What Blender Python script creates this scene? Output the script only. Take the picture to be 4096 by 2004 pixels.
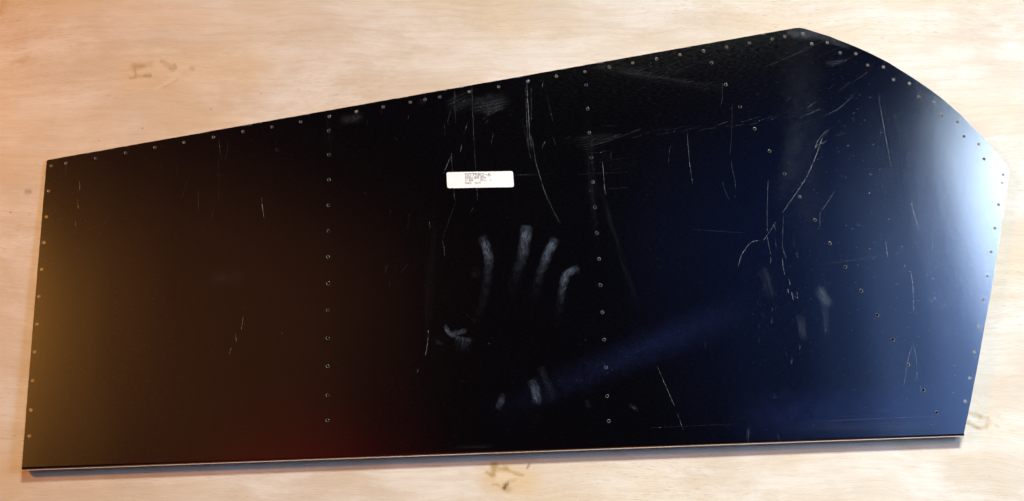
import bpy, bmesh, math, random
import numpy as np
from mathutils import Vector, Matrix
from mathutils.geometry import delaunay_2d_cdt

for o in list(bpy.data.objects):
    bpy.data.objects.remove(o, do_unlink=True)
scene = bpy.context.scene
COL = scene.collection
random.seed(7)
rng = np.random.default_rng(7)

# ------------------------------------------------------------------ camera
PITCH = math.atan(0.2575)
DIST = 1.55
cam_d = bpy.data.cameras.new('camera')
cam_d.lens = 36.0
cam_d.sensor_width = 36.0
cam_d.clip_start = 0.05
cam_d.clip_end = 100
cam = bpy.data.objects.new('camera', cam_d)
COL.objects.link(cam)
CAM = Vector((0, -DIST * math.sin(PITCH), DIST * math.cos(PITCH)))
cam.location = CAM
cam.rotation_euler = (PITCH, 0, 0)
scene.camera = cam

# ------------------------------------------------------------------ world, lamps, exposure
world = bpy.data.worlds.new('World')
scene.world = world
world.use_nodes = True
bg = world.node_tree.nodes['Background']
bg.inputs[0].default_value = (0.55, 0.40, 0.62, 1)
bg.inputs[1].default_value = 0.004


def area(name, loc, target, sx, sy, power, color, spread=180):
    d = bpy.data.lights.new(name, 'AREA')
    d.shape = 'RECTANGLE'
    d.size, d.size_y = sx, sy
    d.energy = power
    d.color = color
    d.spread = math.radians(spread)
    o = bpy.data.objects.new(name, d)
    COL.objects.link(o)
    o.location = loc
    o.rotation_euler = (Vector(target) - Vector(loc)).to_track_quat('-Z', 'Y').to_euler()
    return o


area('window_light', (2.16, 0.55, 1.42), (0.5, 0, 0), 1.15, 0.80, 35, (0.65, 0.80, 1.0))
area('far_right_fill', (5.0, 0.15, 3.1), (0, 0, 0), 0.9, 0.7, 70, (0.20, 0.48, 0.95))  # added fill lamp from the right, kept out of the metal's mirror view
area('blue_wall_fill', (2.32, 0.00, 1.8), (0, 0, 0), 1.9, 1.9, 6.2, (0.26, 0.46, 1.0))  # added area lamp for the grey-blue gradient mirrored in the metal
area('high_lamp', (1.25, 4.9, 3.7), (0.70, -0.90, 0), 2.0, 0.5, 31, (0.95, 1.0, 0.87), 33)
area('warm_lamp', (-2.45, 0.85, 1.40), (-0.7, -0.4, 0), 0.24, 0.24, 54, (1.0, 0.38, 0.02))
area('warm_wall_fill', (-2.42, 0.28, 1.80), (0, 0, 0), 1.0, 1.6, 1.9, (1.0, 0.42, 0.07))  # added area lamp standing in for an unseen wall lit orange
area('brown_glow_fill', (-1.74, 0.42, 2.1), (-0.2, -0.1, 0), 1.4, 2.5, 0.36, (1.0, 0.30, 0.07))  # added dim lamp that softens the brown gradient in the metal
area('navy_glow_fill', (1.90, 0.75, 2.55), (0.2, 0, 0), 1.7, 2.2, 0.36, (0.05, 0.22, 1.0))  # added navy lamp overhead, there to be mirrored in the metal
area('red_reflection_fill', (-0.56, -0.54, 1.35), (-0.3, -0.3, 0), 0.60, 0.60, 0.075, (1.0, 0.005, 0.003))  # added lamp that makes the red reflection low in the metal
area('fold_glow_fill', (0, -2.5, 0.9), (0, 0, 0), 3.6, 1.4, 1.6, (1.0, 0.30, 0.05))  # added orange lamp, there to be mirrored along the fold

scene.view_settings.view_transform = 'Standard'
scene.view_settings.look = 'None'
scene.view_settings.gamma = 1
scene.view_settings.use_curve_mapping = False
scene.view_settings.exposure = 0.0
scene.render.engine = 'CYCLES'

# ------------------------------------------------------------------ photograph pixel -> place
PW, PH = 4096.0, 2004.0
RGT = Vector((1, 0, 0))
UPV = Vector((0, math.cos(PITCH), math.sin(PITCH)))
FWD = Vector((0, math.sin(PITCH), -math.cos(PITCH)))


def ray_z(px, py, z):
    d = FWD + RGT * ((px - PW / 2) / PW) + UPV * ((PH / 2 - py) / PW)
    t = (z - CAM.z) / d.z
    return CAM + d * t


H0, HT = 0.0135, 0.0032          # sheet height above the wood at the fold and at the top edge
RF = 0.0050                      # outer radius of the folded edge
TH = 0.0005                      # sheet thickness
A = ray_z(86, 1884, H0 - RF * 0.8)
B = ray_z(3855, 1747, H0 - RF * 0.8)
ANG = math.atan2(B.y - A.y, B.x - A.x)
CA, SA = math.cos(ANG), math.sin(ANG)


def to_local(p):
    dx, dy = p.x - A.x, p.y - A.y
    return dx * CA + dy * SA, -dx * SA + dy * CA


_l = to_local(ray_z(186, 640, 0.004)); _r = to_local(ray_z(3195, 105, 0.004))


def vtop(u):
    return _l[1] + (u - _l[0]) * (_r[1] - _l[1]) / (_r[0] - _l[0])


def hz(u, v):
    s = (v - RF) / (vtop(u) - RF)
    z = HT + (H0 - HT) * (1 - s)
    return z + 0.0010 * math.sin(math.pi * min(max(s, 0), 1))


def loc(px, py):
    z = 0.009
    for _ in range(8):
        u, v = to_local(ray_z(px, py, z))
        z = hz(u, v)
    return u, v


# ------------------------------------------------------------------ helpers
def mesh_obj(name, verts, faces, mat, parent=None, smooth=False):
    me = bpy.data.meshes.new(name)
    me.from_pydata([tuple(v) for v in verts], [], faces)
    me.update()
    if smooth:
        me.polygons.foreach_set('use_smooth', [True] * len(me.polygons))
    if mat:
        me.materials.append(mat)
    o = bpy.data.objects.new(name, me)
    COL.objects.link(o)
    o.parent = parent
    return o


class NT:
    """tiny node-tree writer"""
    def __init__(self, name):
        self.mat = bpy.data.materials.new(name)
        self.mat.use_nodes = True
        self.t = self.mat.node_tree
        self.t.nodes.clear()
        self.out = self.t.nodes.new('ShaderNodeOutputMaterial')

    def n(self, typ, **kw):
        nd = self.t.nodes.new(typ)
        ins = kw.pop('ins', {})
        for k, v in kw.items():
            setattr(nd, k, v)
        for k, v in ins.items():
            self.set(nd.inputs[k], v)
        return nd

    def set(self, sock, v):
        if isinstance(v, bpy.types.NodeSocket):
            self.t.links.new(v, sock)
        else:
            sock.default_value = v

    def math(self, op, a, b=0.0, c=None, clamp=False):
        ins = {0: a, 1: b}
        if c is not None:
            ins[2] = c
        return self.n('ShaderNodeMath', operation=op, use_clamp=clamp, ins=ins).outputs[0]

    def vmath(self, op, a, b=(0, 0, 0), out=0):
        return self.n('ShaderNodeVectorMath', operation=op, ins={0: a, 1: b}).outputs[out]

    def scale(self, v, s):
        return self.n('ShaderNodeVectorMath', operation='SCALE', ins={0: v, 'Scale': s}).outputs[0]

    def mapping(self, v, locn=(0, 0, 0), rot=(0, 0, 0), scl=(1, 1, 1)):
        return self.n('ShaderNodeMapping', ins={'Vector': v, 'Location': locn, 'Rotation': rot, 'Scale': scl}).outputs[0]

    def noise(self, v, scale=1.0, detail=3.0, rough=0.5, out='Fac'):
        return self.n('ShaderNodeTexNoise', ins={'Vector': v, 'Scale': scale, 'Detail': detail, 'Roughness': rough}).outputs[out]

    def rng(self, v, a, b, c=0.0, d=1.0, smooth=True):
        return self.n('ShaderNodeMapRange', interpolation_type='SMOOTHSTEP' if smooth else 'LINEAR',
                      ins={'Value': v, 'From Min': a, 'From Max': b, 'To Min': c, 'To Max': d}).outputs[0]

    def mix(self, f, a, b, blend='MIX'):
        nd = self.n('ShaderNodeMix', data_type='RGBA', blend_type=blend)
        self.set(nd.inputs['Factor'], f)
        self.set(nd.inputs['A'], a)
        self.set(nd.inputs['B'], b)
        return nd.outputs['Result']

    def capsule(self, p, a, b, r0, r1):
        """mask: 1 nearer than r0 to the segment a-b, 0 beyond r1"""
        ax, ay = a
        bx, by = b
        ab = (bx - ax, by - ay, 0)
        l2 = max(ab[0] ** 2 + ab[1] ** 2, 1e-9)
        pa = self.vmath('SUBTRACT', p, (ax, ay, 0))
        t = self.vmath('DOT_PRODUCT', pa, (ab[0] / l2, ab[1] / l2, 0), out=1)
        t = self.math('MULTIPLY', t, 1.0, clamp=True)
        q = self.scale(ab, t)
        d = self.vmath('DISTANCE', pa, q, out=1)
        return self.rng(d, r0, r1, 1.0, 0.0), t


def rgb(r, g, b):
    return (r, g, b, 1.0)


# ------------------------------------------------------------------ plywood
W = NT('birch_plywood_face')
tc = W.n('ShaderNodeTexCoord').outputs['Object']
flat = W.vmath('MULTIPLY', tc, (1, 1, 0))
wv = W.vmath('SUBTRACT', W.noise(flat, 4.0, 2.0, out='Color'), (0.5, 0.5, 0.5))
warp = W.vmath('ADD', flat, W.vmath('MULTIPLY', wv, (0.10, 0.060, 0)))
fine_w = W.vmath('ADD', flat, W.scale(W.vmath('SUBTRACT', W.noise(flat, 70.0, 4.0, 0.65, out='Color'), (0.5, 0.5, 0.5)), 0.012))
broad = W.rng(W.noise(W.mapping(warp, scl=(2.6, 6.5, 1)), 1.0, 5.0, 0.62), 0.34, 0.66)
pale = W.rng(W.noise(W.mapping(warp, locn=(3.1, 1.7, 0), scl=(4.2, 9.0, 1)), 1.0, 6.0, 0.66), 0.42, 0.64)
grain = W.noise(W.mapping(warp, scl=(5.0, 120.0, 1)), 1.0, 4.0, 0.6)
fgrain = W.noise(W.mapping(warp, scl=(28.0, 900.0, 1)), 1.0, 2.0, 0.6)
col = W.mix(broad, rgb(0.61, 0.50, 0.405), rgb(0.69, 0.595, 0.51))
gold = W.rng(W.noise(W.mapping(warp, locn=(5.3, 9.7, 0), scl=(2.6, 7.0, 1)), 1.0, 4.0, 0.6), 0.46, 0.70)
col = W.mix(W.math('MULTIPLY', pale, 0.85), col, rgb(0.76, 0.70, 0.655))
col = W.mix(W.math('MULTIPLY', gold, 0.55), col, rgb(0.68, 0.53, 0.37))
col = W.mix(W.math('MULTIPLY', W.rng(grain, 0.42, 0.72), 0.30), col, rgb(0.57, 0.42, 0.28))
col = W.mix(W.math('MULTIPLY', W.rng(fgrain, 0.50, 0.72), 0.30), col, rgb(0.48, 0.31, 0.18))
# short dark pores, gathered in zones
pores = W.noise(W.mapping(flat, scl=(70.0, 900.0, 1)), 1.0, 1.0, 0.5)
zone = W.rng(W.noise(W.mapping(flat, locn=(8, 2, 0), scl=(3.0, 9.0, 1)), 1.0, 3.0), 0.40, 0.66)
col = W.mix(W.math('MULTIPLY', W.math('MULTIPLY', W.rng(pores, 0.62, 0.72), zone), 0.50), col, rgb(0.36, 0.19, 0.085))
# sanded fuzz
fuzz = W.noise(flat, 420.0, 3.0, 0.65)
col = W.mix(W.math('MULTIPLY', W.rng(fuzz, 0.5, 0.72), 0.20), col, rgb(0.80, 0.70, 0.58))


def wpt(x, y):
    p = ray_z(x, y, 0)
    return (p.x, p.y)


def wood_strokes(col, strokes):
    for (x0, y0, x1, y1, r, c, k) in strokes:
        m, _ = W.capsule(fine_w, wpt(x0, y0), wpt(x1, y1), 0.0, r * (1.35 if r > 0.0025 else 1.0))
        col = W.mix(W.math('MULTIPLY', m, k), col, c)
    return col


YEL, BRN, DRK, PAL = rgb(0.66, 0.45, 0.22), rgb(0.42, 0.265, 0.115), rgb(0.13, 0.07, 0.03), rgb(0.78, 0.66, 0.50)
col = wood_strokes(col, [
    (560, 300, 980, 280, 0.050, YEL, 0.40), (690, 470, 930, 500, 0.045, YEL, 0.30),
    (1990, 1905, 2080, 1930, 0.034, YEL, 0.55), (3925, 1690, 3935, 1690, 0.022, YEL, 0.18),
    (20, 1900, 30, 1930, 0.05, YEL, 0.30),
    # knot above the skin
    (536, 268, 560, 262, 0.0085, BRN, 0.60), (560, 264, 605, 254, 0.005, BRN, 0.35), (541, 270, 543, 305, 0.0030, BRN, 0.50),
    (543, 303, 575, 305, 0.004, BRN, 0.40), (584, 302, 600, 303, 0.0045, DRK, 0.42), (520, 309, 532, 309, 0.0035, BRN, 0.55),
    (648, 247, 690, 280, 0.0045, BRN, 0.62), (655, 252, 672, 268, 0.0030, PAL, 0.30), (694, 262, 700, 270, 0.004, DRK, 0.35),
    (625, 355, 690, 318, 0.0050, PAL, 0.28), (660, 346, 706, 318, 0.003, BRN, 0.30), (764, 273, 772, 275, 0.0045, BRN, 0.5),
    # knot below the fold
    (1975, 1862, 1972, 1898, 0.0062, BRN, 0.80), (1978, 1872, 2020, 1878, 0.0058, BRN, 0.70), (2020, 1878, 2088, 1897, 0.0036, BRN, 0.62),
    (1946, 1892, 1976, 1900, 0.0040, BRN, 0.70), (1972, 1938, 1992, 1938, 0.0035, BRN, 0.55), (2016, 1950, 2032, 1958, 0.0070, BRN, 0.70),
    (2032, 1928, 2018, 1950, 0.0030, DRK, 0.90), (2000, 1905, 2050, 1915, 0.008, PAL, 0.40), (2035, 1925, 2060, 1918, 0.004, BRN, 0.45),
    (2112, 1868, 2120, 1860, 0.0028, DRK, 0.55),
    # ring knot at the right
    (3872, 1650, 3922, 1666, 0.0045, BRN, 0.55), (3922, 1664, 3946, 1672, 0.004, BRN, 0.35), (3872, 1692, 3910, 1712, 0.0042, BRN, 0.65),
    (3910, 1712, 3945, 1708, 0.004, BRN, 0.45), (3952, 1672, 3950, 1700, 0.0045, BRN, 0.38), (3960, 1680, 3995, 1712, 0.003, BRN, 0.25),
    # small marks and flecks
    (108, 766, 118, 764, 0.0050, DRK, 0.45), (565, 512, 569, 513, 0.0020, DRK, 0.75), (41, 849, 44, 848, 0.0022, DRK, 0.75),
    (394, 566, 396, 565, 0.0016, DRK, 0.7), (3960, 1904, 3961, 1907, 0.0019, DRK, 0.85), (1038, 374, 1041, 375, 0.0015, DRK, 0.6),
    (245, 1945, 246, 1946, 0.0014, DRK, 0.6), (2328, 1889, 2330, 1890, 0.0013, DRK, 0.6), (3975, 103, 3995, 103, 0.006, BRN, 0.28),
    (842, 438, 845, 437, 0.003, DRK, 0.25), (50, 250, 110, 232, 0.006, BRN, 0.25), (0, 45, 15, 10, 0.010, BRN, 0.35),
    # thin light scratch running up from the skin
    (2391, -20, 2330, 110, 0.0010, PAL, 0.85), (2330, 110, 2237, 282, 0.0008, PAL, 0.6),
])
bump_h = W.math('ADD', W.math('MULTIPLY', fuzz, 0.6), W.math('MULTIPLY', fgrain, 0.8))
bmp = W.n('ShaderNodeBump', ins={'Strength': 0.35, 'Distance': 0.0006, 'Height': bump_h})
bs = W.n('ShaderNodeBsdfPrincipled', ins={'Base Color': col, 'Roughness': 0.62, 'Specular IOR Level': 0.25, 'Normal': bmp.outputs[0]})
W.t.links.new(bs.outputs[0], W.out.inputs[0])

pv = []
for z in (0.0, -0.018):
    pv += [(-1.9, -1.25, z), (1.9, -1.25, z), (1.9, 1.35, z), (-1.9, 1.35, z)]
ply = mesh_obj('plywood_table_top', pv, [(0, 1, 2, 3), (7, 6, 5, 4), (0, 4, 5, 1), (1, 5, 6, 2), (2, 6, 7, 3), (3, 7, 4, 0)], W.mat)
ply['kind'] = 'structure'
ply['label'] = 'pale sanded plywood surface with knots under the metal skin'

# ------------------------------------------------------------------ metal
# smudges, blue bands and a painted blue glow: (x0, y0, x1, y1, radius m, strength, streak contrast)
SM = [
    (1980, 1650, 2950, 1240, 0.0320, 0.10, 0), (2350, 1490, 3000, 1225, 0.0420, 0.07, 0),  # broad blue-tinted diagonal bands
    (1900, 425, 2010, 400, 0.0180, 0.20, 1), (1820, 420, 1860, 400, 0.0200, 0.12, 1), (1940, 450, 2010, 430, 0.008, 0.22, 1),
    (1375, 480, 1440, 470, 0.0110, 0.12, 0), (1680, 405, 1695, 410, 0.006, 0.12, 1),
    (3160, 130, 3260, 140, 0.0130, 0.30, 0), (3250, 135, 3400, 190, 0.0080, 0.22, 0), (3310, 255, 3370, 245, 0.0080, 0.22, 1),
    (3200, 120, 3230, 1000, 0.045, 0.05, 0), (3190, 500, 3120, 800, 0.020, 0.05, 0), (3000, 1680, 3850, 1620, 0.055, 0.20, 0),  # last patch paints a hazy blue glow into the colour
    (3283, 1165, 3310, 1210, 0.0120, 0.34, 1), (3300, 1220, 3305, 1330, 0.0090, 0.22, 1),
    (3200, 1265, 3215, 1350, 0.009, 0.20, 1), (3060, 1080, 3080, 1180, 0.012, 0.12, 1), (3760, 1230, 3795, 1222, 0.0060, 0.34, 1),
    (3775, 1325, 3805, 1332, 0.0070, 0.28, 1), (860, 1110, 950, 1112, 0.0200, 0.05, 0), (3100, 1715, 3850, 1700, 0.010, 0.08, 0),
    (2350, 460, 2385, 1000, 0.010, 0.05, 1), (2385, 700, 2560, 1260, 0.006, 0.06, 1), (2330, 570, 2450, 545, 0.015, 0.05, 1),
    (2330, 260, 2900, 360, 0.010, 0.06, 1), (1736, 800, 1700, 1450, 0.010, 0.03, 1), (1300, 430, 1330, 600, 0.008, 0.03, 1),
    (1800, 1790, 1980, 1785, 0.005, 0.06, 1),
]
M = NT('bare_aluminium_sheet')
tc = M.n('ShaderNodeTexCoord').outputs['Object']
P = M.vmath('MULTIPLY', tc, (1, 1, 0))
# dust specks and short nicks
vor = M.n('ShaderNodeTexVoronoi', feature='F1', ins={'Vector': M.mapping(P, scl=(1, 0.55, 1)), 'Scale': 210.0, 'Randomness': 1.0})
sel = M.n('ShaderNodeSeparateColor', ins={0: vor.outputs['Color']}).outputs[0]
speck = M.math('MULTIPLY', M.rng(vor.outputs['Distance'], 0.035, 0.085, 1.0, 0.0), M.math('GREATER_THAN', sel, 0.86))
vor2 = M.n('ShaderNodeTexVoronoi', feature='F1', ins={'Vector': M.mapping(P, scl=(1.0, 0.5, 1)), 'Scale': 75.0, 'Randomness': 1.0})
sel2 = M.n('ShaderNodeSeparateColor', ins={0: vor2.outputs['Color']}).outputs[1]
speck2 = M.math('MULTIPLY', M.rng(vor2.outputs['Distance'], 0.022, 0.050, 1.0, 0.0), M.math('GREATER_THAN', sel2, 0.90))
specks = M.math('MAXIMUM', M.math('MULTIPLY', speck, 0.05), M.math('MULTIPLY', speck2, 0.14))
brush = M.noise(M.mapping(P, scl=(130, 560, 1)), 1.0, 3.0, 0.7)
mott = M.noise(M.mapping(P, scl=(5, 9, 1)), 1.0, 3.0, 0.55)
haze = M.math('MULTIPLY', M.math('MULTIPLY', M.rng(brush, 0.30, 0.75), M.rng(mott, 0.25, 0.75, 0.6, 1.0)), 0.0025)
scatter = M.math('ADD', specks, haze, clamp=True)
# gentle unevenness of the thin sheet and rolling lines
wave = M.noise(M.mapping(P, scl=(6, 2.2, 1)), 1.0, 1.0, 0.4)
bh = M.math('ADD', M.math('MULTIPLY', wave, 0.0016), M.math('MULTIPLY', brush, 0.0000030))
bmp = M.n('ShaderNodeBump', ins={'Strength': 1.0, 'Distance': 1.0, 'Height': bh})
g1 = M.n('ShaderNodeBsdfAnisotropic', distribution='BECKMANN', ins={'Color': rgb(0.80, 0.82, 0.84), 'Roughness': M.math('ADD', 0.225, M.math('MULTIPLY', brush, 0.07)), 'Normal': bmp.outputs[0]})
g2 = M.n('ShaderNodeBsdfAnisotropic', distribution='GGX', ins={'Color': rgb(0.80, 0.82, 0.84), 'Roughness': 0.66, 'Normal': bmp.outputs[0]})
mx = M.n('ShaderNodeMixShader', ins={0: scatter, 1: g1.outputs[0], 2: g2.outputs[0]})
M.t.links.new(mx.outputs[0], M.out.inputs[0])
ALU = M.mat

G = NT('smear_and_haze')
gtc = G.n('ShaderNodeTexCoord').outputs['Object']
def prop(nm):
    return G.n('ShaderNodeAttribute', attribute_type='OBJECT', attribute_name=nm).outputs['Fac']
seed = G.n('ShaderNodeObjectInfo').outputs['Random']
gp = G.vmath('ADD', gtc, G.scale((3.7, 1.9, 0.0), seed))
gw = G.vmath('ADD', gtc, G.scale(G.vmath('SUBTRACT', G.noise(gp, 85.0, 3.0, out='Color'), (0.5, 0.5, 0.5)), G.math('MULTIPLY', prop('radius'), 0.6)))
gs = G.n('ShaderNodeSeparateXYZ', ins={0: gw})
dx = G.math('MAXIMUM', G.math('SUBTRACT', G.math('ABSOLUTE', gs.outputs[0]), prop('half_length')), 0.0)
dist = G.math('SQRT', G.math('ADD', G.math('MULTIPLY', dx, dx), G.math('MULTIPLY', gs.outputs[1], gs.outputs[1])))
gm = G.rng(G.math('DIVIDE', dist, prop('radius')), 0.0, 0.85, 1.0, 0.0)
ends = G.rng(G.math('DIVIDE', G.math('ABSOLUTE', gs.outputs[0]), G.math('ADD', prop('half_length'), prop('radius'))), 0.25, 1.0, 1.0, 0.0)
s1 = G.rng(G.noise(G.mapping(gp, scl=(14, 460, 1)), 1.0, 2.0, 0.5), 0.34, 0.70)
s0 = G.rng(G.noise(gp, 70.0, 5.0, 0.65), 0.30, 0.62, 0.35, 1.0)
sm_ = G.math('ADD', G.math('MULTIPLY', s1, prop('streak')), G.math('MULTIPLY', s0, G.math('SUBTRACT', 1.0, prop('streak'))))
fac = G.math('MULTIPLY', G.math('MULTIPLY', G.math('MULTIPLY', gm, ends), sm_), prop('strength'))
tr = G.n('ShaderNodeBsdfTransparent')
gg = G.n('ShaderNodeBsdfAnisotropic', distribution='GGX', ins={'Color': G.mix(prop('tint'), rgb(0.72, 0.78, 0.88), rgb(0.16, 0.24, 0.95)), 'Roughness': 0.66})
gx_ = G.n('ShaderNodeMixShader', ins={0: fac, 1: tr.outputs[0], 2: gg.outputs[0]})
G.t.links.new(gx_.outputs[0], G.out.inputs[0])

F_ = NT('finger_grease')
fuv = F_.n('ShaderNodeUVMap').outputs[0]
film = F_.n('ShaderNodeAttribute', attribute_type='GEOMETRY', attribute_name='film').outputs['Fac']
wob = F_.vmath('ADD', fuv, F_.scale(F_.vmath('SUBTRACT', F_.noise(fuv, 3.0, 2.0, out='Color'), (0.5, 0.5, 0.5)), 0.25))
fst = F_.rng(F_.noise(F_.mapping(wob, scl=(0.8, 5.0, 1)), 1.0, 3.0, 0.65), 0.40, 0.62, 0.05, 1.0)
fgr = F_.rng(F_.noise(F_.mapping(fuv, scl=(3.0, 3.0, 1)), 1.0, 3.0, 0.6), 0.32, 0.60, 0.45, 1.0)
fbs = F_.n('ShaderNodeBsdfAnisotropic', distribution='GGX', ins={'Color': rgb(0.55, 0.66, 0.95), 'Roughness': 0.66})
ftr = F_.n('ShaderNodeBsdfTransparent')
fmx = F_.n('ShaderNodeMixShader', ins={0: F_.math('MULTIPLY', F_.math('MULTIPLY', film, fst), fgr), 1: ftr.outputs[0], 2: fbs.outputs[0]})
F_.t.links.new(fmx.outputs[0], F_.out.inputs[0])

S_ = NT('scratched_bright_aluminium')
g = S_.n('ShaderNodeBsdfAnisotropic', distribution='GGX', ins={'Color': rgb(0.84, 0.87, 0.92), 'Roughness': 0.66})
stc = S_.n('ShaderNodeTexCoord').outputs['Object']
brk = S_.rng(S_.noise(stc, 130.0, 3.0, 0.7), 0.36, 0.62, 0.25, 1.0)
dep = S_.n('ShaderNodeAttribute', attribute_type='OBJECT', attribute_name='depth').outputs['Fac']
gt = S_.n('ShaderNodeBsdfTransparent')
gm_ = S_.n('ShaderNodeMixShader', ins={0: S_.math('MULTIPLY', brk, dep), 1: gt.outputs[0], 2: g.outputs[0]})
S_.t.links.new(gm_.outputs[0], S_.out.inputs[0])
SCR = S_.mat
S2 = NT('cut_aluminium_rim')
nz = S2.noise(S2.n('ShaderNodeTexCoord').outputs['Object'], 900.0, 2.0)
g = S2.n('ShaderNodeBsdfAnisotropic', distribution='GGX', ins={'Color': rgb(0.46, 0.47, 0.48), 'Roughness': S2.rng(nz, 0.3, 0.7, 0.38, 0.62)})
S2.t.links.new(g.outputs[0], S2.out.inputs[0])
RIM = S2.mat
PP = NT('white_sticker_paper')
nz = PP.noise(PP.n('ShaderNodeTexCoord').outputs['Object'], 60.0, 4.0)
pc = PP.mix(PP.rng(nz, 0.3, 0.7), rgb(0.84, 0.83, 0.86), rgb(0.90, 0.90, 0.91))
g = PP.n('ShaderNodeBsdfPrincipled', ins={'Base Color': pc, 'Roughness': 0.5})
PP.t.links.new(g.outputs[0], PP.out.inputs[0])
INK = NT('faded_printer_ink')
nz = INK.noise(INK.n('ShaderNodeTexCoord').outputs['Object'], 900.0, 2.0)
ic = INK.mix(INK.rng(nz, 0.35, 0.65), rgb(0.05, 0.045, 0.07), rgb(0.14, 0.13, 0.18))
g = INK.n('ShaderNodeBsdfPrincipled', ins={'Base Color': ic, 'Roughness': 0.6})
INK.t.links.new(g.outputs[0], INK.out.inputs[0])

# ------------------------------------------------------------------ rudder skin
root = bpy.data.objects.new('rudder_skin', None)
root.empty_display_size = 0.1
COL.objects.link(root)
root.location = (A.x, A.y, 0)
root.rotation_euler = (0, 0, ANG)
root['label'] = 'folded bare aluminium aircraft rudder skin with rivet holes and white sticker, lying on plywood'
root['category'] = 'metal sheet'

F = 4096 / 2575.0
outline_px = [(186, 652), (187, 644), (194, 639),
              (3000, 143.5), (3150, 117), (3178, 112), (3198, 111), (3218, 114), (3315, 144), (3391, 174), (3450, 199), (3508, 226), (3555, 251), (3599, 278),
              (3634, 300), (3665, 321), (3710, 351), (3752, 382), (3784, 408), (3812, 432), (3844, 461), (3873, 491), (3902, 521), (3929, 549), (3962, 583),
              (3992, 618), (4024, 660), (4032, 674), (4036, 690), (4035, 703), (4014, 852), (3976, 1100), (3940, 1296), (3922, 1400), (3884, 1602)]
outl = [loc(*p) for p in outline_px]
ub_l = to_local(ray_z(86.8, 1874, H0))[0]
ub_r = to_local(ray_z(3857, 1737, H0))[0]
outl = [(ub_l, RF)] + outl + [(ub_r, RF)]


def densify(pts, step, closed=True):
    res = []
    n = len(pts)
    for i in range(n if closed else n - 1):
        a, b = pts[i], pts[(i + 1) % n]
        k = max(1, int(math.hypot(b[0] - a[0], b[1] - a[1]) / step))
        for j in range(k):
            res.append((a[0] + (b[0] - a[0]) * j / k, a[1] + (b[1] - a[1]) * j / k))
    if not closed:
        res.append(pts[-1])
    return res


out_d = densify(outl, 0.012)
# slightly uneven sheared edge
edge = []
for (u, v) in out_d:
    if v > RF + 0.002:
        edge.append((u + random.gauss(0, 0.00012), v + random.gauss(0, 0.00012)))
    else:
        edge.append((u, v))

holes2575 = [(129, 417), (166, 410), (241, 398), (316, 384), (390, 371), (463, 358), (537, 345), (611, 331), (684, 319), (756, 306),
             (828, 293), (896, 281), (964, 269), (1032, 257), (1069, 250), (1106, 244), (1180, 231), (1254, 218), (1327, 205), (1399, 192),
             (1471, 180), (1532, 169), (1591, 158), (1651, 148), (1710, 138), (1769, 128), (1827, 118), (1884, 108), (1942, 98), (1973, 92),
             (1474, 214), (1478, 274), (1482, 334), (1487, 396), (1491, 458), (1496, 521), (1501, 586), (1506, 651), (1510, 717),
             (1515, 785), (1519, 854), (1524, 924), (1527, 996), (1531, 1059),
             (827, 329), (827, 389), (827, 452), (826, 516), (826, 581), (825, 646), (825, 713), (824, 780), (824, 850), (824, 921), (824, 994), (823, 1057),
             (123, 480), (117, 545), (111, 610), (105, 677), (98, 745), (93, 815), (87, 885), (82, 957), (78, 1031), (74, 1096),
             (1789, 158), (1825, 213), (1861, 268), (1898, 324), (1935, 380), (1973, 437), (2011, 495), (2049, 553), (2087, 612), (2126, 671),
             (2166, 731), (2206, 792), (2245, 854), (2284, 917), (2323, 981), (2356, 1037)]
holes_px = [(x * F, y * F) for x, y in holes2575]
holes_px += [(3000 + x / 1.969, 60 + y / 1.969) for x, y in
             [(416, 147), (487, 227), (609, 217), (709, 300), (833, 303), (926, 394), (1051, 409), (1131, 509), (1256, 538), (1327, 642),
              (1451, 683), (1512, 792), (1634, 842), (1686, 956), (1802, 1017), (1843, 1133)]]
holes_px += [(3500 + x / 2.1007, 600 + y / 2.1007) for x, y in [(1077, 207), (1067, 277), (1038, 460), (1008, 657), (975, 857), (943, 1061), (908, 1258)]]
holes_px += [(2462 * F, 821 * F), (3898, 1407), (3879, 1512), (3861, 1605)]
holes = [loc(*p) for p in holes_px]
RH = 0.00240
NH = 14

pts, cons = [], []
def ring(poly):
    s = len(pts)
    pts.extend(poly)
    n = len(poly)
    cons.extend([(s + i, s + (i + 1) % n) for i in range(n)])
ring(edge)
for (hu, hv) in holes:
    ring([(hu + RH * math.cos(2 * math.pi * k / NH), hv + RH * math.sin(2 * math.pi * k / NH)) for k in range(NH)])


def inside(poly, xs, ys):
    px = np.array([p[0] for p in poly]); py = np.array([p[1] for p in poly])
    res = np.zeros(len(xs), bool)
    j = len(px) - 1
    for i in range(len(px)):
        c = ((py[i] > ys) != (py[j] > ys)) & (xs < (px[j] - px[i]) * (ys - py[i]) / (py[j] - py[i] + 1e-15) + px[i])
        res ^= c
        j = i
    return res


HA = np.array(holes)
us = np.array([p[0] for p in edge]); vs = np.array([p[1] for p in edge])
gx, gy = np.meshgrid(np.arange(us.min() + 0.006, us.max(), 0.013), np.arange(RF + 0.006, vs.max(), 0.013))
gx, gy = gx.ravel(), gy.ravel()
ok = inside(edge, gx, gy)
d = np.sqrt((gx[:, None] - HA[None, :, 0]) ** 2 + (gy[:, None] - HA[None, :, 1]) ** 2).min(1)
E_ = np.array(edge)
de = np.sqrt((gx[:, None] - E_[None, :, 0]) ** 2 + (gy[:, None] - E_[None, :, 1]) ** 2).min(1)
ok &= (d > 0.004) & (de > 0.005)
pts += list(zip(gx[ok].tolist(), gy[ok].tolist()))
res = delaunay_2d_cdt([Vector(p) for p in pts], cons, [], 0, 1e-7)
V2 = [(v.x, v.y) for v in res[0]]
T = res[2]
VA = np.array(V2)
TA = np.array([t[:3] for t in T])
cen = VA[TA].mean(1)
keep = inside(edge, cen[:, 0], cen[:, 1])
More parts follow.
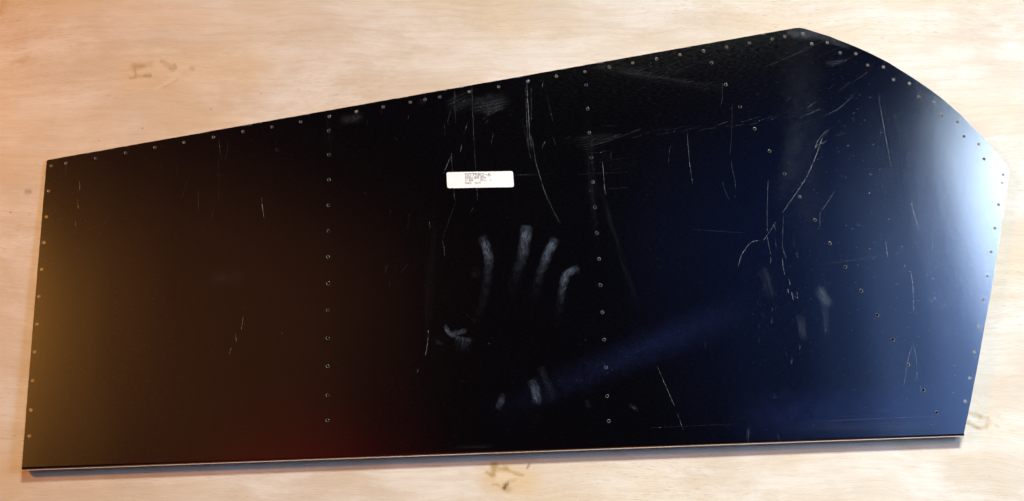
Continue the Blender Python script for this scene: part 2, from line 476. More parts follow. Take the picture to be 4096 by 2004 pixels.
dh = np.sqrt((cen[:, 0][:, None] - HA[None, :, 0]) ** 2 + (cen[:, 1][:, None] - HA[None, :, 1]) ** 2).min(1)
keep &= dh > RH * 0.97
tris = []
for t in TA[keep]:
    a, b, c = VA[t[0]], VA[t[1]], VA[t[2]]
    cr = (b[0] - a[0]) * (c[1] - a[1]) - (b[1] - a[1]) * (c[0] - a[0])
    if abs(cr) < 1e-12:
        continue
    tris.append(tuple(int(i) for i in (t if cr > 0 else t[::-1])))
n0 = len(V2)
verts = [(u, v, hz(u, v)) for u, v in V2] + [(u, v, hz(u, v) - TH) for u, v in V2]
faces = list(tris) + [(a + n0, c + n0, b + n0) for a, b, c in tris]
nsm = len(faces)
# cut edge of the sheet, its own vertices so that it shades flat
base = len(verts)
ne = len(edge)
for (u, v) in edge:
    verts.append((u, v, hz(u, v)))
    verts.append((u, v, hz(u, v) - TH))
cut = []
for i in range(ne):
    j = (i + 1) % ne
    if edge[i][1] <= RF + 1e-6 and edge[j][1] <= RF + 1e-6:
        continue
    cut.append((base + 2 * i, base + 2 * j, base + 2 * j + 1, base + 2 * i + 1))
sheet = mesh_obj('upper_sheet', verts, faces + cut, ALU, root)
sheet.data.materials.append(RIM)
for i, p in enumerate(sheet.data.polygons):
    if i < nsm:
        p.use_smooth = True
    else:
        p.material_index = 1
sheet['label'] = 'flat upper face of the skin, scratched and smudged, with rows of rivet holes'

# folded trailing edge: the sheet rolls round to the underside
fv, ff = [], []
NU, NA = 90, 18
A1 = math.radians(182)
for i in range(NU + 1):
    u = ub_l + (ub_r - ub_l) * i / NU
    for k in range(NA + 1):
        a = A1 * k / NA
        fv.append((u, RF - RF * math.sin(a), hz(u, RF) - RF + RF * math.cos(a)))
for i in range(NU):
    for k in range(NA):
        a = i * (NA + 1) + k
        ff.append((a, a + 1, a + NA + 2, a + NA + 1))
fold = mesh_obj('folded_edge', fv, ff, ALU, root, smooth=True)
fold['label'] = 'rounded folded edge along the bottom of the skin'
# inner side of the fold so that the sheet keeps its thickness
# underside, set back from the open edges
INS = 0.030
lo = []
zb = H0 - 2 * RF
for i in range(61):
    s = i / 60
    u = ub_l + INS * 0 + (ub_r - ub_l) * s
    lo.append(u)
lv, lf = [], []
NV = 14
for u in lo:
    # end of the underside below the top or curved edge
    va = np.arange(0.05, 0.75, 0.004)
    vt = va[inside(edge, np.full(len(va), min(max(u, ub_l + 0.05), ub_r - 0.02)), va)].max()
    vt -= INS
    for k in range(NV + 1):
        v = RF + (vt - RF) * k / NV
        sv = v / 0.30
        z = max(0.0002, (H0 - 2 * RF) * (1 - sv) ** 2 if sv < 1 else 0.0002)
        uu = u + (0.002 + min(v * 0.5, 0.05) if u < ub_l + 0.01 else 0)
        lv.append((uu, v, z))
for i in range(60):
    for k in range(NV):
        a = i * (NV + 1) + k
        lf.append((a, a + 1, a + NV + 2, a + NV + 1))
lower = mesh_obj('lower_sheet', lv, lf, ALU, root, smooth=True)

# rims of the drilled holes
rv, rf_ = [], []
prof = [(RH + 0.0001, 0.00005), (RH, 0.00008), (RH - 0.00030, -0.00022), (RH - 0.00032, -0.00075)]
for (r, z) in prof:
    for k in range(NH):
        rv.append((r * math.cos(2 * math.pi * k / NH), r * math.sin(2 * math.pi * k / NH), z))
for q in range(len(prof) - 1):
    for k in range(NH):
        rf_.append((q * NH + k, (q + 1) * NH + k, (q + 1) * NH + (k + 1) % NH, q * NH + (k + 1) % NH))
first = None
for (hu, hv) in holes:
    if first is None:
        o = mesh_obj('rivet_hole_rim', rv, rf_, RIM, sheet)
        first = o
    else:
        o = first.copy()
        COL.objects.link(o)
        o.parent = sheet
    o.location = (hu, hv, hz(hu, hv))

# greasy finger marks, smears, blue bands and a painted glow on the upper face
for i, (x0, y0, x1, y1, r, st_, k) in enumerate(SM):
    r *= 1.15
    a, b = loc(x0, y0), loc(x1, y1)
    hl = math.hypot(b[0] - a[0], b[1] - a[1]) / 2
    ang = math.atan2(b[1] - a[1], b[0] - a[0])
    cu, cv = (a[0] + b[0]) / 2, (a[1] + b[1]) / 2
    nx = max(1, int((2 * hl + 2 * r) / 0.02))
    vv, fc = [], []
    ca, sa = math.cos(ang), math.sin(ang)
    zc = hz(cu, cv)
    for q in range(nx + 1):
        x = -(hl + r) + 2 * (hl + r) * q / nx
        for y in (-r, r):
            uu, v2 = cu + x * ca - y * sa, cv + x * sa + y * ca
            vv.append((x, y, hz(uu, v2) - zc + 0.00005 + i * 0.000001))
    for q in range(nx):
        fc.append((2 * q, 2 * q + 2, 2 * q + 3, 2 * q + 1))
    o = mesh_obj('smudge_and_haze', vv, fc, G.mat, sheet)
    o.location = (cu, cv, zc)
    o.rotation_euler = (0, 0, ang)
    o['tint'] = 1.0 if r >= 0.0175 and not k and abs(x1 - x0) > 300 else 0.0  # blue tint for the diagonal bands and the painted glow
    o['half_length'], o['radius'], o['strength'], o['streak'] = float(hl), float(r), float(st_ * (0.11 if r >= 0.0175 and not k else 0.20 if st_ > 0.3 else 0.13)), float(k)

# handprint: drawn-out finger smears, one mesh each (points with film strength, half width in photo pixels)
HZ = lambda x, y: (1700 + x / 1.26, 800 + y / 1.26)
SMEAR = [
    (22, [(288, 178, .25), (300, 212, .75), (316, 262, 1), (322, 300, .6), (318, 360, .3), (312, 430, .24), (292, 520, .18), (266, 590, .1), (254, 640, 0)]),
    (26, [(514, 126, .4), (510, 160, 1), (500, 230, .75), (488, 300, .4), (462, 370, .2), (440, 430, .12), (415, 540, 0)]),
    (22, [(660, 190, .3), (644, 222, 1), (620, 265, .9), (600, 320, .6), (580, 370, .3), (560, 450, .15), (545, 550, 0)]),
    (19, [(780, 348, .3), (742, 352, .85), (712, 375, 1), (700, 405, .9), (692, 450, .45), (680, 540, .15), (660, 660, 0)]),
    (11, [(102, 630, .4), (112, 660, 1), (140, 686, .8), (200, 702, .1)]), (12, [(120, 672, .3), (165, 668, .8), (208, 658, .5)]),
    (38, [(198, 690, .55), (192, 730, .35), (188, 775, 0)]), (10, [(48, 700, .1), (70, 722, .45), (95, 722, .15)]), (24, [(252, 330, .05), (256, 385, .22), (258, 395, 0)]),
    (22, [(538, 902, .4), (552, 950, .8), (568, 1000, 1), (555, 1030, .1)]), (16, [(398, 975, .2), (382, 1018, .9), (368, 1058, .2)]),
    (18, [(586, 838, .3), (600, 890, .3), (636, 960, .28), (656, 1040, 0)]), (11, [(1030, 1030, .3), (1065, 1055, .4), (1080, 1060, 0)]), (12, [(815, 1005, .3), (825, 1048, .25)]),
    (26, [(575, 1075, .12), (560, 1120, .1), (540, 1140, 0)]),
]
for hwp, pl in SMEAR:
    pp = [(p[0], p[1], p[2]) for p in pl]
    for _ in range(2):
        q = [pp[0]]
        for c, d_ in zip(pp[:-1], pp[1:]):
            q += [tuple(c[i] * .75 + d_[i] * .25 for i in range(3)), tuple(c[i] * .25 + d_[i] * .75 for i in range(3))]
        pp = q + [pp[-1]]
    cen = [loc(*HZ(p[0], p[1])) for p in pp]
    hw = hwp / 2600.0
    vv, fc, uvs, film_v = [], [], [], []
    run = 0.0
    for i, p in enumerate(pp):
        a, b = cen[max(i - 1, 0)], cen[min(i + 1, len(cen) - 1)]
        L = math.hypot(b[0] - a[0], b[1] - a[1]) or 1e-9
        nx_, ny_ = -(b[1] - a[1]) / L, (b[0] - a[0]) / L
        if i:
            run += math.hypot(cen[i][0] - cen[i - 1][0], cen[i][1] - cen[i - 1][1])
        endf = min(1.0, (i + 0.0) / 2.0)
        for k in range(9):
            t = -1 + k / 4
            u_, v_ = cen[i][0] + nx_ * hw * t, cen[i][1] + ny_ * hw * t
            vv.append((u_, v_, hz(u_, v_) + 0.00009))
            uvs.append((run / hw, t * 1.0))
            film_v.append(0.16 * p[2] ** 1.7 * endf * max(0.0, 1 - t * t) ** 1.4)
    for i in range(len(pp) - 1):
        for k in range(8):
            a = i * 9 + k
            fc.append((a, a + 9, a + 10, a + 1))
    o = mesh_obj('finger_smear', vv, fc, F_.mat, sheet)
    at = o.data.attributes.new('film', 'FLOAT', 'POINT')
    at.data.foreach_set('value', film_v)
    uvl = o.data.uv_layers.new(name='UVMap')
    for lp in o.data.loops:
        uvl.data[lp.index].uv = uvs[lp.vertex_index]

# ------------------------------------------------------------------ sticker and its printing
sq = [(1786, 689), (2052, 684.5), (2056, 748.5), (1789, 753)]
sc = [Vector(loc(*p)) for p in sq]


def st(a, b):           # sticker coordinates 0..1 across and down
    top = sc[0].lerp(sc[1], a)
    bot = sc[3].lerp(sc[2], a)
    return top.lerp(bot, b)


poly = []
wm, hm = (sc[1] - sc[0]).length, (sc[3] - sc[0]).length
cr = 0.0028
for cx, cy, a0 in ((cr, cr, 180), (wm - cr, cr, 270), (wm - cr, hm - cr, 0), (cr, hm - cr, 90)):
    for k in range(6):
        a = math.radians(a0 + 90 * k / 5)
        poly.append(((cx + cr * math.cos(a)) / wm, (cy + cr * math.sin(a)) / hm))
ring2 = [st(a, b) for a, b in poly]
cenp = st(0.5, 0.5)
lift = 0.00022
sv_ = [(p.x, p.y, hz(p.x, p.y) + lift) for p in ring2] + [(p.x, p.y, hz(p.x, p.y) + 0.00002) for p in ring2]
n = len(ring2)
sf = [tuple(range(n))[::-1]] + [(i, (i + 1) % n, (i + 1) % n + n, i + n) for i in range(n)]
sticker = mesh_obj('sticker', sv_, sf, PP.mat, root)
sticker['label'] = 'white rectangular part sticker with rounded corners and grey printing'

GL = {  # strokes on a 4 x 6 grid, origin at the lower left
    'S': [[(4, 5), (3, 6), (1, 6), (0, 5), (0, 4), (1, 3.2), (3, 2.8), (4, 2), (4, 1), (3, 0), (1, 0), (0, 1)], [(4, 6), (4, 4.7)], [(0, 0), (0, 1.3)]],
    'D': [[(0, 0), (2.5, 0), (4, 1.5), (4, 4.5), (2.5, 6), (0, 6)], [(0.8, 0), (0.8, 6)]],
    '7': [[(0, 5), (0, 6), (4, 6), (4, 5), (2, 0)]],
    '5': [[(3.8, 6), (0.5, 6), (0.5, 3.3), (2.5, 3.8), (4, 2.8), (4, 1), (2.7, 0), (1, 0), (0, 0.8)]],
    'R': [[(0.8, 0), (0.8, 6), (3, 6), (4, 5.2), (4, 4), (3, 3.1), (0.8, 3.1)], [(2.4, 3.1), (3.6, 0), (4.3, 0)], [(0, 0), (1.8, 0)], [(0, 6), (0.8, 6)]],
    '2': [[(0.2, 4.8), (1, 6), (3, 6), (4, 5), (4, 4), (0, 0), (4, 0), (4, 0.8)]],
    '-': [[(0.4, 3), (3.6, 3)]],
    '6': [[(3.8, 6), (2, 5.6), (0.5, 3.8), (0.2, 1.8), (1, 0.2), (3, 0), (4, 1.2), (4, 2.4), (3, 3.4), (1.4, 3.3), (0.3, 2.2)]],
    'U': [[(0, 6), (0, 1), (1, 0), (3, 0), (4, 1), (4, 6)]],
    'E': [[(4, 6), (0.3, 6), (0.3, 0), (4, 0)], [(0.3, 3.1), (3, 3.1)]],
    'A': [[(0, 0), (0, 4.4), (1.3, 6), (2.7, 6), (4, 4.4), (4, 0)], [(0, 2.6), (4, 2.6)]],
    'K': [[(0.2, 0), (0.2, 6)], [(4, 6), (0.2, 2.6)], [(1.4, 3.6), (4, 0)]],
    'I': [[(2, 0), (2, 6)], [(1, 0), (3, 0)], [(1, 6), (3, 6)]],
    'N': [[(0, 0), (0, 6), (4, 0), (4, 6)]],
    't': [[(1.5, 5.4), (1.5, 0.8), (2.4, 0), (3.6, 0.5)], [(0, 4), (3.4, 4)]],
    '=': [[(0.3, 2), (3.7, 2)], [(0.3, 3.8), (3.7, 3.8)]],
    '.': [[(1.6, 0), (2.3, 0), (2.3, 0.6), (1.6, 0.6), (1.6, 0)]],
    '0': [[(1.2, 0), (0.2, 1.3), (0.2, 4.7), (1.2, 6), (2.8, 6), (3.8, 4.7), (3.8, 1.3), (2.8, 0), (1.2, 0)], [(0.6, 1.2), (3.4, 4.8)]],
    '"': [[(1.3, 6), (1.1, 4.3)], [(2.9, 6), (2.7, 4.3)]],
    'Q': [[(1.2, 0.3), (0, 1.6), (0, 4.7), (1.2, 6), (2.8, 6), (4, 4.7), (4, 1.6), (2.8, 0.3), (1.2, 0.3)], [(2.3, 1.6), (4, -0.4)]],
    'y': [[(0.2, 4), (2, 0.6)], [(4, 4), (1.4, -1.4), (0.2, -1.4)]],
    ':': [[(1.6, 0.6), (2.4, 0.6), (2.4, 1.3), (1.6, 1.3), (1.6, 0.6)], [(1.6, 3.2), (2.4, 3.2), (2.4, 3.9), (1.6, 3.9), (1.6, 3.2)]],
    '1': [[(0.6, 5), (2, 6), (2, 0)], [(0.5, 0), (3.5, 0)]],
    'M': [[(0, 0), (0, 6), (2, 3), (4, 6), (4, 0)]],
    'W': [[(0, 6), (0.6, 0), (2, 3.4), (3.4, 0), (4, 6)]],
    'O': [[(1, 0), (0, 1), (0, 5), (1, 6), (3, 6), (4, 5), (4, 1), (3, 0), (1, 0)]],
    '/': [[(0, -0.3), (4, 6.3)]],
}


def ribbon(poly, w, zf, verts, faces, ends=None):
    """flat strip of width w along a polyline (pointed when ends is given)"""
    m = len(poly)
    s = len(verts)
    for i, p in enumerate(poly):
        a, b = poly[max(i - 1, 0)], poly[min(i + 1, m - 1)]
        dx, dy = b[0] - a[0], b[1] - a[1]
        L = math.hypot(dx, dy) or 1e-9
        ww = w[i] if isinstance(w, (list, tuple)) else w
        ox, oy = -dy / L * ww / 2, dx / L * ww / 2
        for sg in (1, -1):
            x, y = p[0] + sg * ox, p[1] + sg * oy
            verts.append((x, y, zf(x, y)))
    for i in range(m - 1):
        faces.append((s + 2 * i, s + 2 * i + 1, s + 2 * i + 3, s + 2 * i + 2))


def print_line(text, x0, y0, x1, height, wmm):
    """text between photo-sticker coordinates: x0..x1 and baseline y0 in the sticker's own 0..1 frame"""
    vv, fc = [], []
    nch = len(text)
    pitch = (x1 - x0) / (nch - 0.2)
    cw = pitch * 0.80
    zf = lambda x, y: hz(x, y) + lift + 0.00006
    for i, ch in enumerate(text):
        for stroke in GL.get(ch, []):
            pl = []
            for (gx_, gy_) in stroke:
                q = st(x0 + i * pitch + gx_ / 4 * cw, y0 - gy_ / 6 * height)
                pl.append((q.x, q.y))
            for a, b in zip(pl[:-1], pl[1:]):
                ribbon([a, b], wmm / 1000, zf, vv, fc)
    return mesh_obj('printed_line', vv, fc, INK.mat, sticker)


ZW = 1374.0             # sticker width in the zoom used for measuring
print_line('SD75R2-6', 380 / ZW, 0.285, 900 / ZW, 0.185, 0.80)
print_line('RUDDER REAR SKIN', 375 / ZW, 0.435, 800 / ZW, 0.108, 0.46)
print_line('t=.020"', 378 / ZW, 0.585, 560 / ZW, 0.108, 0.46)
print_line('Qty: 1', 690 / ZW, 0.580, 920 / ZW, 0.108, 0.46)
print_line('MWO: N/A', 375 / ZW, 0.755, 690 / ZW, 0.108, 0.46)

# ------------------------------------------------------------------ scratches, one by one
SCRATCH = []


def Z(ox, oy, s, items):
    for w, p in items:
        SCRATCH.append((w, [(ox + x / s, oy + y / s) for x, y in p]))


Z(100, 560, 1.34, [
    (.5, [(292, 221), (294, 245), (293, 271)]), (.5, [(283, 319), (284, 345), (286, 370)]), (.5, [(270, 438), (271, 461)]), (.4, [(163, 371), (164, 403)]),
    (.25, [(303, 108), (299, 155)]), (.25, [(219, 128), (218, 190)]), (.25, [(188, 160), (189, 178)]), (.45, [(110, 528), (78, 562), (62, 605)]), (.5, [(70, 565), (66, 590)]),
    (.35, [(1268, 306), (1272, 350), (1281, 416)]), (.6, [(1269, 330), (1281, 416)]), (.4, [(1281, 424), (1282, 443)]), (.5, [(1169, 890), (1170, 901)]),
    (.5, [(1170, 947), (1160, 1008)]), (.5, [(1174, 983), (1175, 995)]), (.5, [(1129, 1040), (1133, 1086)]), (.55, [(1105, 1113), (1098, 1135), (1096, 1153)]),
    (.3, [(1040, 0), (1044, 60), (1055, 105)]), (.22, [(1087, 0), (1085, 60), (1074, 107)]), (.3, [(928, 270), (929, 378)]), (.22, [(866, 215), (855, 270), (836, 320)]),
    (.2, [(1037, 110), (1036, 335)]), (.2, [(816, 117), (818, 190)]), (.22, [(1015, 350), (1005, 410), (990, 440)]), (.25, [(956, 460), (953, 486)]),
    (.2, [(160, 1080), (162, 1125)]), (.22, [(434, 835), (436, 859)]), (.2, [(695, 750), (700, 765)]), (.2, [(290, 798), (405, 799)]), (.25, [(253, 500), (250, 527)]),
    (.2, [(357, 670), (358, 686)]), (.22, [(730, 120), (736, 152)]), (.18, [(366, 340), (364, 440)]),
])
Z(1000, 800, 1.26, [
    (.5, [(898, 655), (898, 676)]), (.55, [(899, 684), (895, 730), (883, 787)]), (.5, [(848, 851), (844, 872)]), (.4, [(904, 108), (907, 143)]),
    (.4, [(968, 208), (979, 240), (979, 281)]), (.22, [(693, 308), (681, 373)]), (.2, [(803, 318), (775, 345), (760, 376)]), (.2, [(700, 395), (705, 438)]),
    (.2, [(803, 65), (796, 140)]), (.25, [(1126, 36), (1108, 72)]), (.45, [(433, 1001), (437, 1008)]), (.45, [(422, 1050), (425, 1055)]), (.5, [(158, 1174), (163, 1180)]),
    (.4, [(706, 50), (707, 65)]), (.25, [(985, 630), (990, 660), (1002, 690)]), (.2, [(1085, 570), (1138, 618)]), (.2, [(1040, 0), (1000, 110), (972, 190)]),
])
Z(1200, 300, 2.52, [
    (.3, [(1556, 120), (1560, 300), (1570, 490)]), (.32, [(1733, 110), (1742, 400), (1755, 670)]), (.25, [(1757, 690), (1770, 970)]), (.35, [(1526, 790), (1532, 900), (1536, 975)]),
    (.4, [(1526, 815), (1447, 992)]), (.28, [(1518, 820), (1480, 900)]), (.3, [(1548, 1140), (1555, 1220), (1563, 1255)]), (.3, [(1782, 1140), (1792, 1255)]),
    (.3, [(1685, 478), (1662, 573)]), (.32, [(1952, 580), (1926, 700)]), (.35, [(1630, 700), (1617, 775)]), (.28, [(1518, 360), (1480, 490)]), (.3, [(1255, 190), (1258, 235)]),
    (.28, [(685, 447), (670, 505)]), (.28, [(950, 615), (980, 662)]), (.35, [(1893, 460), (1872, 494)]), (.3, [(2455, 58), (2440, 130)]), (.35, [(2128, 390), (2122, 425)]),
    (.5, [(2286, 80), (2296, 250), (2309, 480), (2313, 560)]), (.32, [(2275, 120), (2280, 400), (2290, 560), (2300, 720), (2330, 850)]),
    (.38, [(2313, 560), (2320, 680), (2340, 750)]), (.32, [(2318, 600), (2350, 690), (2372, 860)]), (.3, [(2330, 110), (2332, 450)]),
    (.35, [(2478, 672), (2450, 700), (2442, 740)]), (.25, [(2385, 990), (2160, 1015)]), (.25, [(2030, 325), (1900, 410)]), (.25, [(2010, 345), (1850, 445)]), (.22, [(2240, 440), (2300, 740)]),
    (.34, [(2372, 860), (2410, 1000), (2490, 1255)]), (.25, [(818, 335), (822, 390)]), (.25, [(1090, 405), (1092, 445)]), (.22, [(1450, 500), (1465, 608)]),
])
Z(2000, 200, 1.8, [
    (.32, [(310, 985), (350, 1090), (435, 1255)]), (.5, [(737, 805), (742, 850), (750, 955)]), (.4, [(750, 960), (755, 1010), (765, 1043)]), (.3, [(745, 965), (757, 1025)]),
    (.28, [(805, 728), (800, 768)]), (.28, [(797, 735), (795, 765)]), (.35, [(1348, 600), (1360, 780), (1387, 968)]), (.22, [(1352, 640), (1368, 850), (1390, 968)]),
    (.28, [(1240, 685), (1216, 720), (1214, 815)]), (.25, [(1600, 240), (1604, 350), (1583, 412)]), (.25, [(406, 150), (406, 185)]), (.28, [(314, 222), (303, 274)]),
    (.2, [(335, 325), (375, 480), (383, 525)]), (.22, [(845, 70), (840, 105)]), (.25, [(1605, 950), (1614, 995)]), (.3, [(1062, 1040), (1060, 1047)]), (.3, [(1040, 270), (1010, 280)]),
    (.2, [(730, 545), (840, 546)]), (.25, [(600, 700), (760, 665), (1030, 560)]), (.25, [(380, 620), (405, 700)]), (.2, [(1170, 712), (1150, 722)]),
    (.2, [(770, 1000), (930, 990)]), (.18, [(560, 895), (920, 878)]), (.18, [(380, 890), (130, 908)]),
])
# rows of short parallel scuffs
for i in range(34):
    t = i / 33
    x = 2378 + t * 500; y = 278 + t * 72 + random.uniform(-4, 4)
    ln = random.uniform(14, 42) * (1.6 if t < 0.45 else 0.8)
    SCRATCH.append((random.uniform(.12, .27), [(x, y), (x + ln, y - ln * random.uniform(.38, .62))]))
for i in range(14):
    x = 2360 + i * 22; y = 275 + i * 3
    ln = random.uniform(90, 230)
    SCRATCH.append((random.uniform(.12, .22), [(x, y), (x + ln, y - ln * .34)]))
for i in range(30):
    t = i / 29
    x = 2255 + t * 980; y = 560 - 105 * t ** 1.3 + random.uniform(-10, 12)
    ln = random.uniform(26, 75)
    SCRATCH.append((random.uniform(.12, .27), [(x, y), (x + ln, y - ln * random.uniform(.18, .36))]))
for i in range(16):
    x = 2262 + i * 12; y = 560 + i * 8
    ln = random.uniform(40, 140)
    SCRATCH.append((random.uniform(.12, .2), [(x, y), (x + ln, y - ln * .15)]))
Z(2600, 400, 1.5745, [
    (.30, [(1133, 172), (1120, 200), (1100, 225)]), (.45, [(1118, 188), (1070, 235), (1050, 270), (1038, 308)]), (.42, [(1040, 302), (1055, 282), (1112, 258)]),
    (.62, [(1089, 230), (1070, 280), (1048, 345), (1026, 400), (995, 468)]), (.5, [(995, 468), (960, 530), (900, 615), (833, 711)]), (.42, [(795, 765), (750, 835), (714, 886)]),
    (.4, [(780, 783), (793, 822)]), (.6, [(685, 888), (655, 887), (625, 905), (595, 945), (572, 985), (555, 1048)]), (.25, [(1245, 198), (1168, 228)]),
    (.38, [(745, 505), (740, 590), (738, 700), (739, 832)]), (.42, [(740, 865), (748, 915), (760, 970)]), (.4, [(761, 990), (760, 1030)]),
    (.32, [(841, 728), (838, 800), (834, 925)]), (.45, [(834, 995), (834, 1030), (848, 1098)]), (.32, [(834, 925), (845, 960), (860, 1005)]),
    (.34, [(1162, 576), (1120, 640), (1071, 708)]), (.34, [(1070, 708), (1069, 798)]), (.3, [(905, 878), (908, 920)]), (.35, [(925, 960), (928, 995)]),
    (.35, [(1245, 5), (1190, 55), (1085, 108)]), (.3, [(1080, 52), (1010, 85), (937, 115)]), (.35, [(1042, 12), (992, 48)]), (.4, [(915, 8), (898, 22)]),
    (.45, [(1443, 0), (1470, 150), (1488, 250), (1528, 470)]), (.3, [(1468, 10), (1490, 120)]), (.4, [(1540, 82), (1560, 190), (1577, 285)]), (.28, [(1546, 82), (1566, 190)]),
    (.28, [(1530, 472), (1405, 515)]), (.22, [(60, 1048), (70, 1065)]), (.3, [(630, 1065), (627, 1095)]), (.35, [(1097, 1132), (1105, 1172)]), (.5, [(875, 1130), (882, 1164)]),
    (.5, [(868, 1188), (873, 1215)]), (.55, [(892, 1210), (902, 1258)]), (.55, [(925, 1207), (932, 1250)]), (.4, [(900, 1232), (930, 1248)]), (.3, [(785, 865), (797, 935)]),
    (.25, [(517, 20), (516, 150), (513, 250), (503, 340)]), (.25, [(512, 380), (520, 440), (536, 505)]), (.25, [(536, 505), (540, 560)]), (.25, [(457, 515), (470, 570), (500, 630)]),
    (.2, [(275, 815), (600, 838)]), (.2, [(1640, 955), (1260, 1012), (1050, 1040)]), (.25, [(1370, 935), (1380, 975)]), (.25, [(565, 670), (566, 690)]), (.25, [(535, 598), (536, 615)]),
])
for i in range(44):
    SCRATCH.append((random.uniform(.16, .4), (lambda x, y, l: [(x, y), (x + random.uniform(-.1, .3) * l, y + l)])(
        3030 + 200 * random.random() ** 1.3, 1060 + random.betavariate(2, 2.4) * 420, random.uniform(5, 24))))
Z(3300, 500, 1.68, [
    (.45, [(580, 508), (598, 590), (635, 711)]), (.45, [(577, 515), (592, 580), (630, 711)]), (.38, [(722, 517), (732, 545), (736, 610), (732, 706)]), (.45, [(729, 730), (723, 800), (717, 872)]),
    (.42, [(786, 445), (797, 490), (808, 545)]), (.5, [(407, 775), (414, 830), (421, 888)]), (.25, [(500, 755), (515, 820), (519, 900), (515, 980), (504, 1092)]),
    (.5, [(567, 950), (582, 1010), (594, 1110), (596, 1258)]), (.28, [(695, 882), (693, 990)]), (.28, [(688, 890), (689, 985)]), (.4, [(760, 437), (766, 456)]), (.5, [(951, 316), (944, 356)]),
    (.35, [(682, 42), (690, 90), (709, 191)]), (.45, [(690, 75), (697, 125)]), (.35, [(676, 5), (682, 30)]), (.28, [(722, 42), (722, 108)]), (.28, [(815, 208), (806, 290)]),
    (.28, [(825, 610), (822, 726)]), (.28, [(818, 615), (819, 720)]), (.25, [(955, 615), (960, 690), (955, 795)]), (.25, [(785, 806), (1060, 757)]), (.22, [(705, 945), (1080, 882)]),
    (.22, [(165, 910), (570, 847)]), (.22, [(370, 1035), (560, 1000)]), (.25, [(285, 835), (305, 925)]), (.3, [(730, 1025), (738, 1100), (745, 1180)]), (.45, [(735, 1150), (730, 1180), (705, 1188), (680, 1168)]),
    (.45, [(545, 1222), (546, 1242)]), (.4, [(645, 632), (662, 648)]), (.25, [(888, 1038), (900, 1066)]), (.3, [(610, 1055), (608, 1070)]), (.3, [(65, 446), (0, 548)]), (.22, [(320, 383), (480, 322)]),
    (.25, [(365, 942), (383, 935)]),
])
Z(3000, 60, 1.969, [
    (.4, [(1308, 515), (1325, 560), (1345, 640), (1368, 785)]), (.45, [(1350, 680), (1368, 785)]), (.3, [(1325, 525), (1338, 600)]), (.35, [(1362, 800), (1385, 880)]), (.45, [(1012, 620), (1022, 655)]),
    (.25, [(928, 448), (810, 530)]), (.25, [(790, 525), (690, 610)]), (.3, [(925, 450), (860, 495)]), (.25, [(850, 590), (760, 690), (700, 735)]), (.2, [(985, 480), (930, 525)]),
    (.25, [(660, 548), (620, 585)]), (.3, [(325, 640), (283, 680)]), (.35, [(357, 678), (337, 695)]), (.35, [(228, 522), (210, 540)]), (.25, [(635, 178), (400, 290), (110, 415)]),
    (.2, [(770, 225), (540, 330)]), (.2, [(820, 320), (640, 410)]), (.3, [(70, 615), (50, 632)]), (.3, [(135, 632), (125, 642)]), (.3, [(598, 475), (600, 486)]), (.25, [(1545, 1110), (1520, 1190)]),
    (.25, [(1440, 925), (1438, 990)]), (.25, [(1230, 820), (1232, 850)]), (.25, [(1495, 770), (1515, 870)]),
])
Z(3100, 1000, 1.575, [
    (.42, [(868, 595), (845, 660), (833, 720), (822, 800), (810, 852)]), (.42, [(870, 597), (885, 650), (894, 715), (889, 740)]), (.8, [(894, 770), (894, 818)]),
    (.3, [(918, 852), (919, 915)]), (.3, [(914, 855), (915, 905)]), (.25, [(688, 985), (682, 1052)]), (.25, [(880, 1005), (910, 1060)]), (.28, [(772, 1105), (771, 1122)]),
    (.4, [(682, 1150), (675, 1190)]), (.3, [(805, 1155), (804, 1183)]), (.3, [(15, 1155), (35, 1215)]), (.35, [(832, 393), (852, 418)]), (.4, [(827, 360), (826, 377)]),
    (.22, [(235, 1080), (640, 1062), (1150, 1043)]), (.3, [(300, 1078), (900, 1051)]), (.2, [(588, 745), (588, 785)]), (.25, [(1090, 410), (1085, 530), (1073, 590)]),
    (.22, [(1045, 415), (1085, 485), (1110, 510)]), (.22, [(1130, 565), (1110, 620), (1090, 790)]), (.2, [(1007, 815), (995, 880)]), (.2, [(1030, 1055), (965, 1115)]),
    (.2, [(630, 820), (840, 745)]), (.2, [(1340, 390), (820, 495)]), (.18, [(1330, 290), (930, 350)]), (.2, [(1330, 40), (960, 110)]), (.2, [(600, 160), (960, 95)]), (.3, [(295, 755), (303, 763)]),
    (.5, [(330, 862), (334, 872)]), (.3, [(900, 1158), (900, 1180)]), (.3, [(1000, 180), (1004, 245)]),
])
Z(2600, 1100, 1.8, [
    (.4, [(52, 658), (110, 790), (176, 942)]), (.32, [(197, 995), (240, 1118)]), (.42, [(715, 1088), (706, 1185)]), (.4, [(711, 1186), (705, 1220)]), (.3, [(703, 1105), (697, 1170)]),
    (.22, [(914, 1140), (942, 1212)]), (.22, [(880, 1190), (886, 1215)]), (.28, [(300, 628), (298, 650)]), (.2, [(398, 475), (398, 530)]), (.2, [(2, 1100), (640, 1072)]),
    (.25, [(905, 785), (910, 808)]), (.3, [(905, 198), (914, 237)]), (.4, [(1022, 600), (1020, 640)]), (.3, [(1020, 560), (1025, 575)]),
])
# small closed ring marks
for cx, cy in ((698 * F, 377 * F), (1950 * F, 996 * F)):
    SCRATCH.append((.3, [(cx + 6 * math.cos(a), cy + 6 * math.sin(a)) for a in [k * math.pi / 5 for k in range(9)]]))
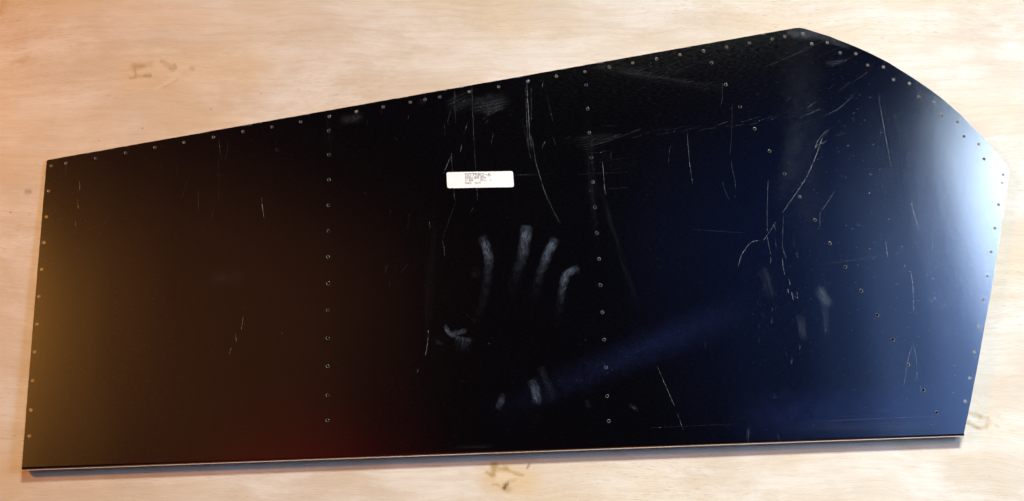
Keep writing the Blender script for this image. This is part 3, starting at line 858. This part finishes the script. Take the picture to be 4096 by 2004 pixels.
# burrs and nicks along the sheared upper edges
for i in range(64):
    k = random.random()
    x = 200 + k * 2950 if i < 46 else 0
    if i < 46:
        y = 638 - (x - 194) * (638 - 117) / (3150 - 194) + 2.5
        SCRATCH.append((random.uniform(.35, .75), [(x, y), (x + random.uniform(6, 26), y - random.uniform(1, 4))]))
    else:
        j = random.randint(8, 24)
        a, b = outline_px[j], outline_px[j + 1]
        x, y = a[0] + (b[0] - a[0]) * k - 2, a[1] + (b[1] - a[1]) * k + 3
        SCRATCH.append((random.uniform(.3, .6), [(x, y), (x + random.uniform(4, 12), y + random.uniform(2, 7))]))


def smooth_px(p):
    if len(p) < 3:
        a, b = p
        m = ((a[0] + b[0]) / 2 + random.uniform(-.6, .6), (a[1] + b[1]) / 2)
        return [a, m, b]
    for _ in range(2):
        q = [p[0]]
        for a, b in zip(p[:-1], p[1:]):
            q += [(a[0] * .75 + b[0] * .25, a[1] * .75 + b[1] * .25), (a[0] * .25 + b[0] * .75, a[1] * .25 + b[1] * .75)]
        p = q + [p[-1]]
    return p


def zscr(u, v):
    return hz(u, v) + 0.00012


WSC = 0.85
strips = []
for (w, p) in SCRATCH:
    q = [loc(*c) for c in smooth_px(p)]
    L = sum(math.hypot(a[0] - b[0], a[1] - b[1]) for a, b in zip(q[:-1], q[1:]))
    strips.append((L * w, w, q))
strips.sort(key=lambda s: -s[0])
many_v, many_f = [], []
for i, (_, w, q) in enumerate(strips):
    m = len(q)
    dpt = min(max((w - 0.10) / 0.42, 0.06), 1.0) ** 1.4 * 0.42
    ws = [(0.22 + 0.28 * w) * WSC / 1000 * (0.35 + 0.65 * math.sin(math.pi * (k + 0.35) / (m - 0.3))) for k in range(m)]
    if i < 290:
        vv, fc = [], []
        ribbon(q, ws, zscr, vv, fc)
        mesh_obj('scratch', vv, fc, SCR, sheet)['depth'] = float(dpt)
    else:
        ribbon(q, ws, zscr, many_v, many_f)
o = mesh_obj('fine_scratches', many_v, many_f, SCR, sheet)
o['kind'] = 'stuff'
o['depth'] = 0.07
print('scratches', len(strips), 'holes', len(holes), 'tris', len(sheet.data.polygons))
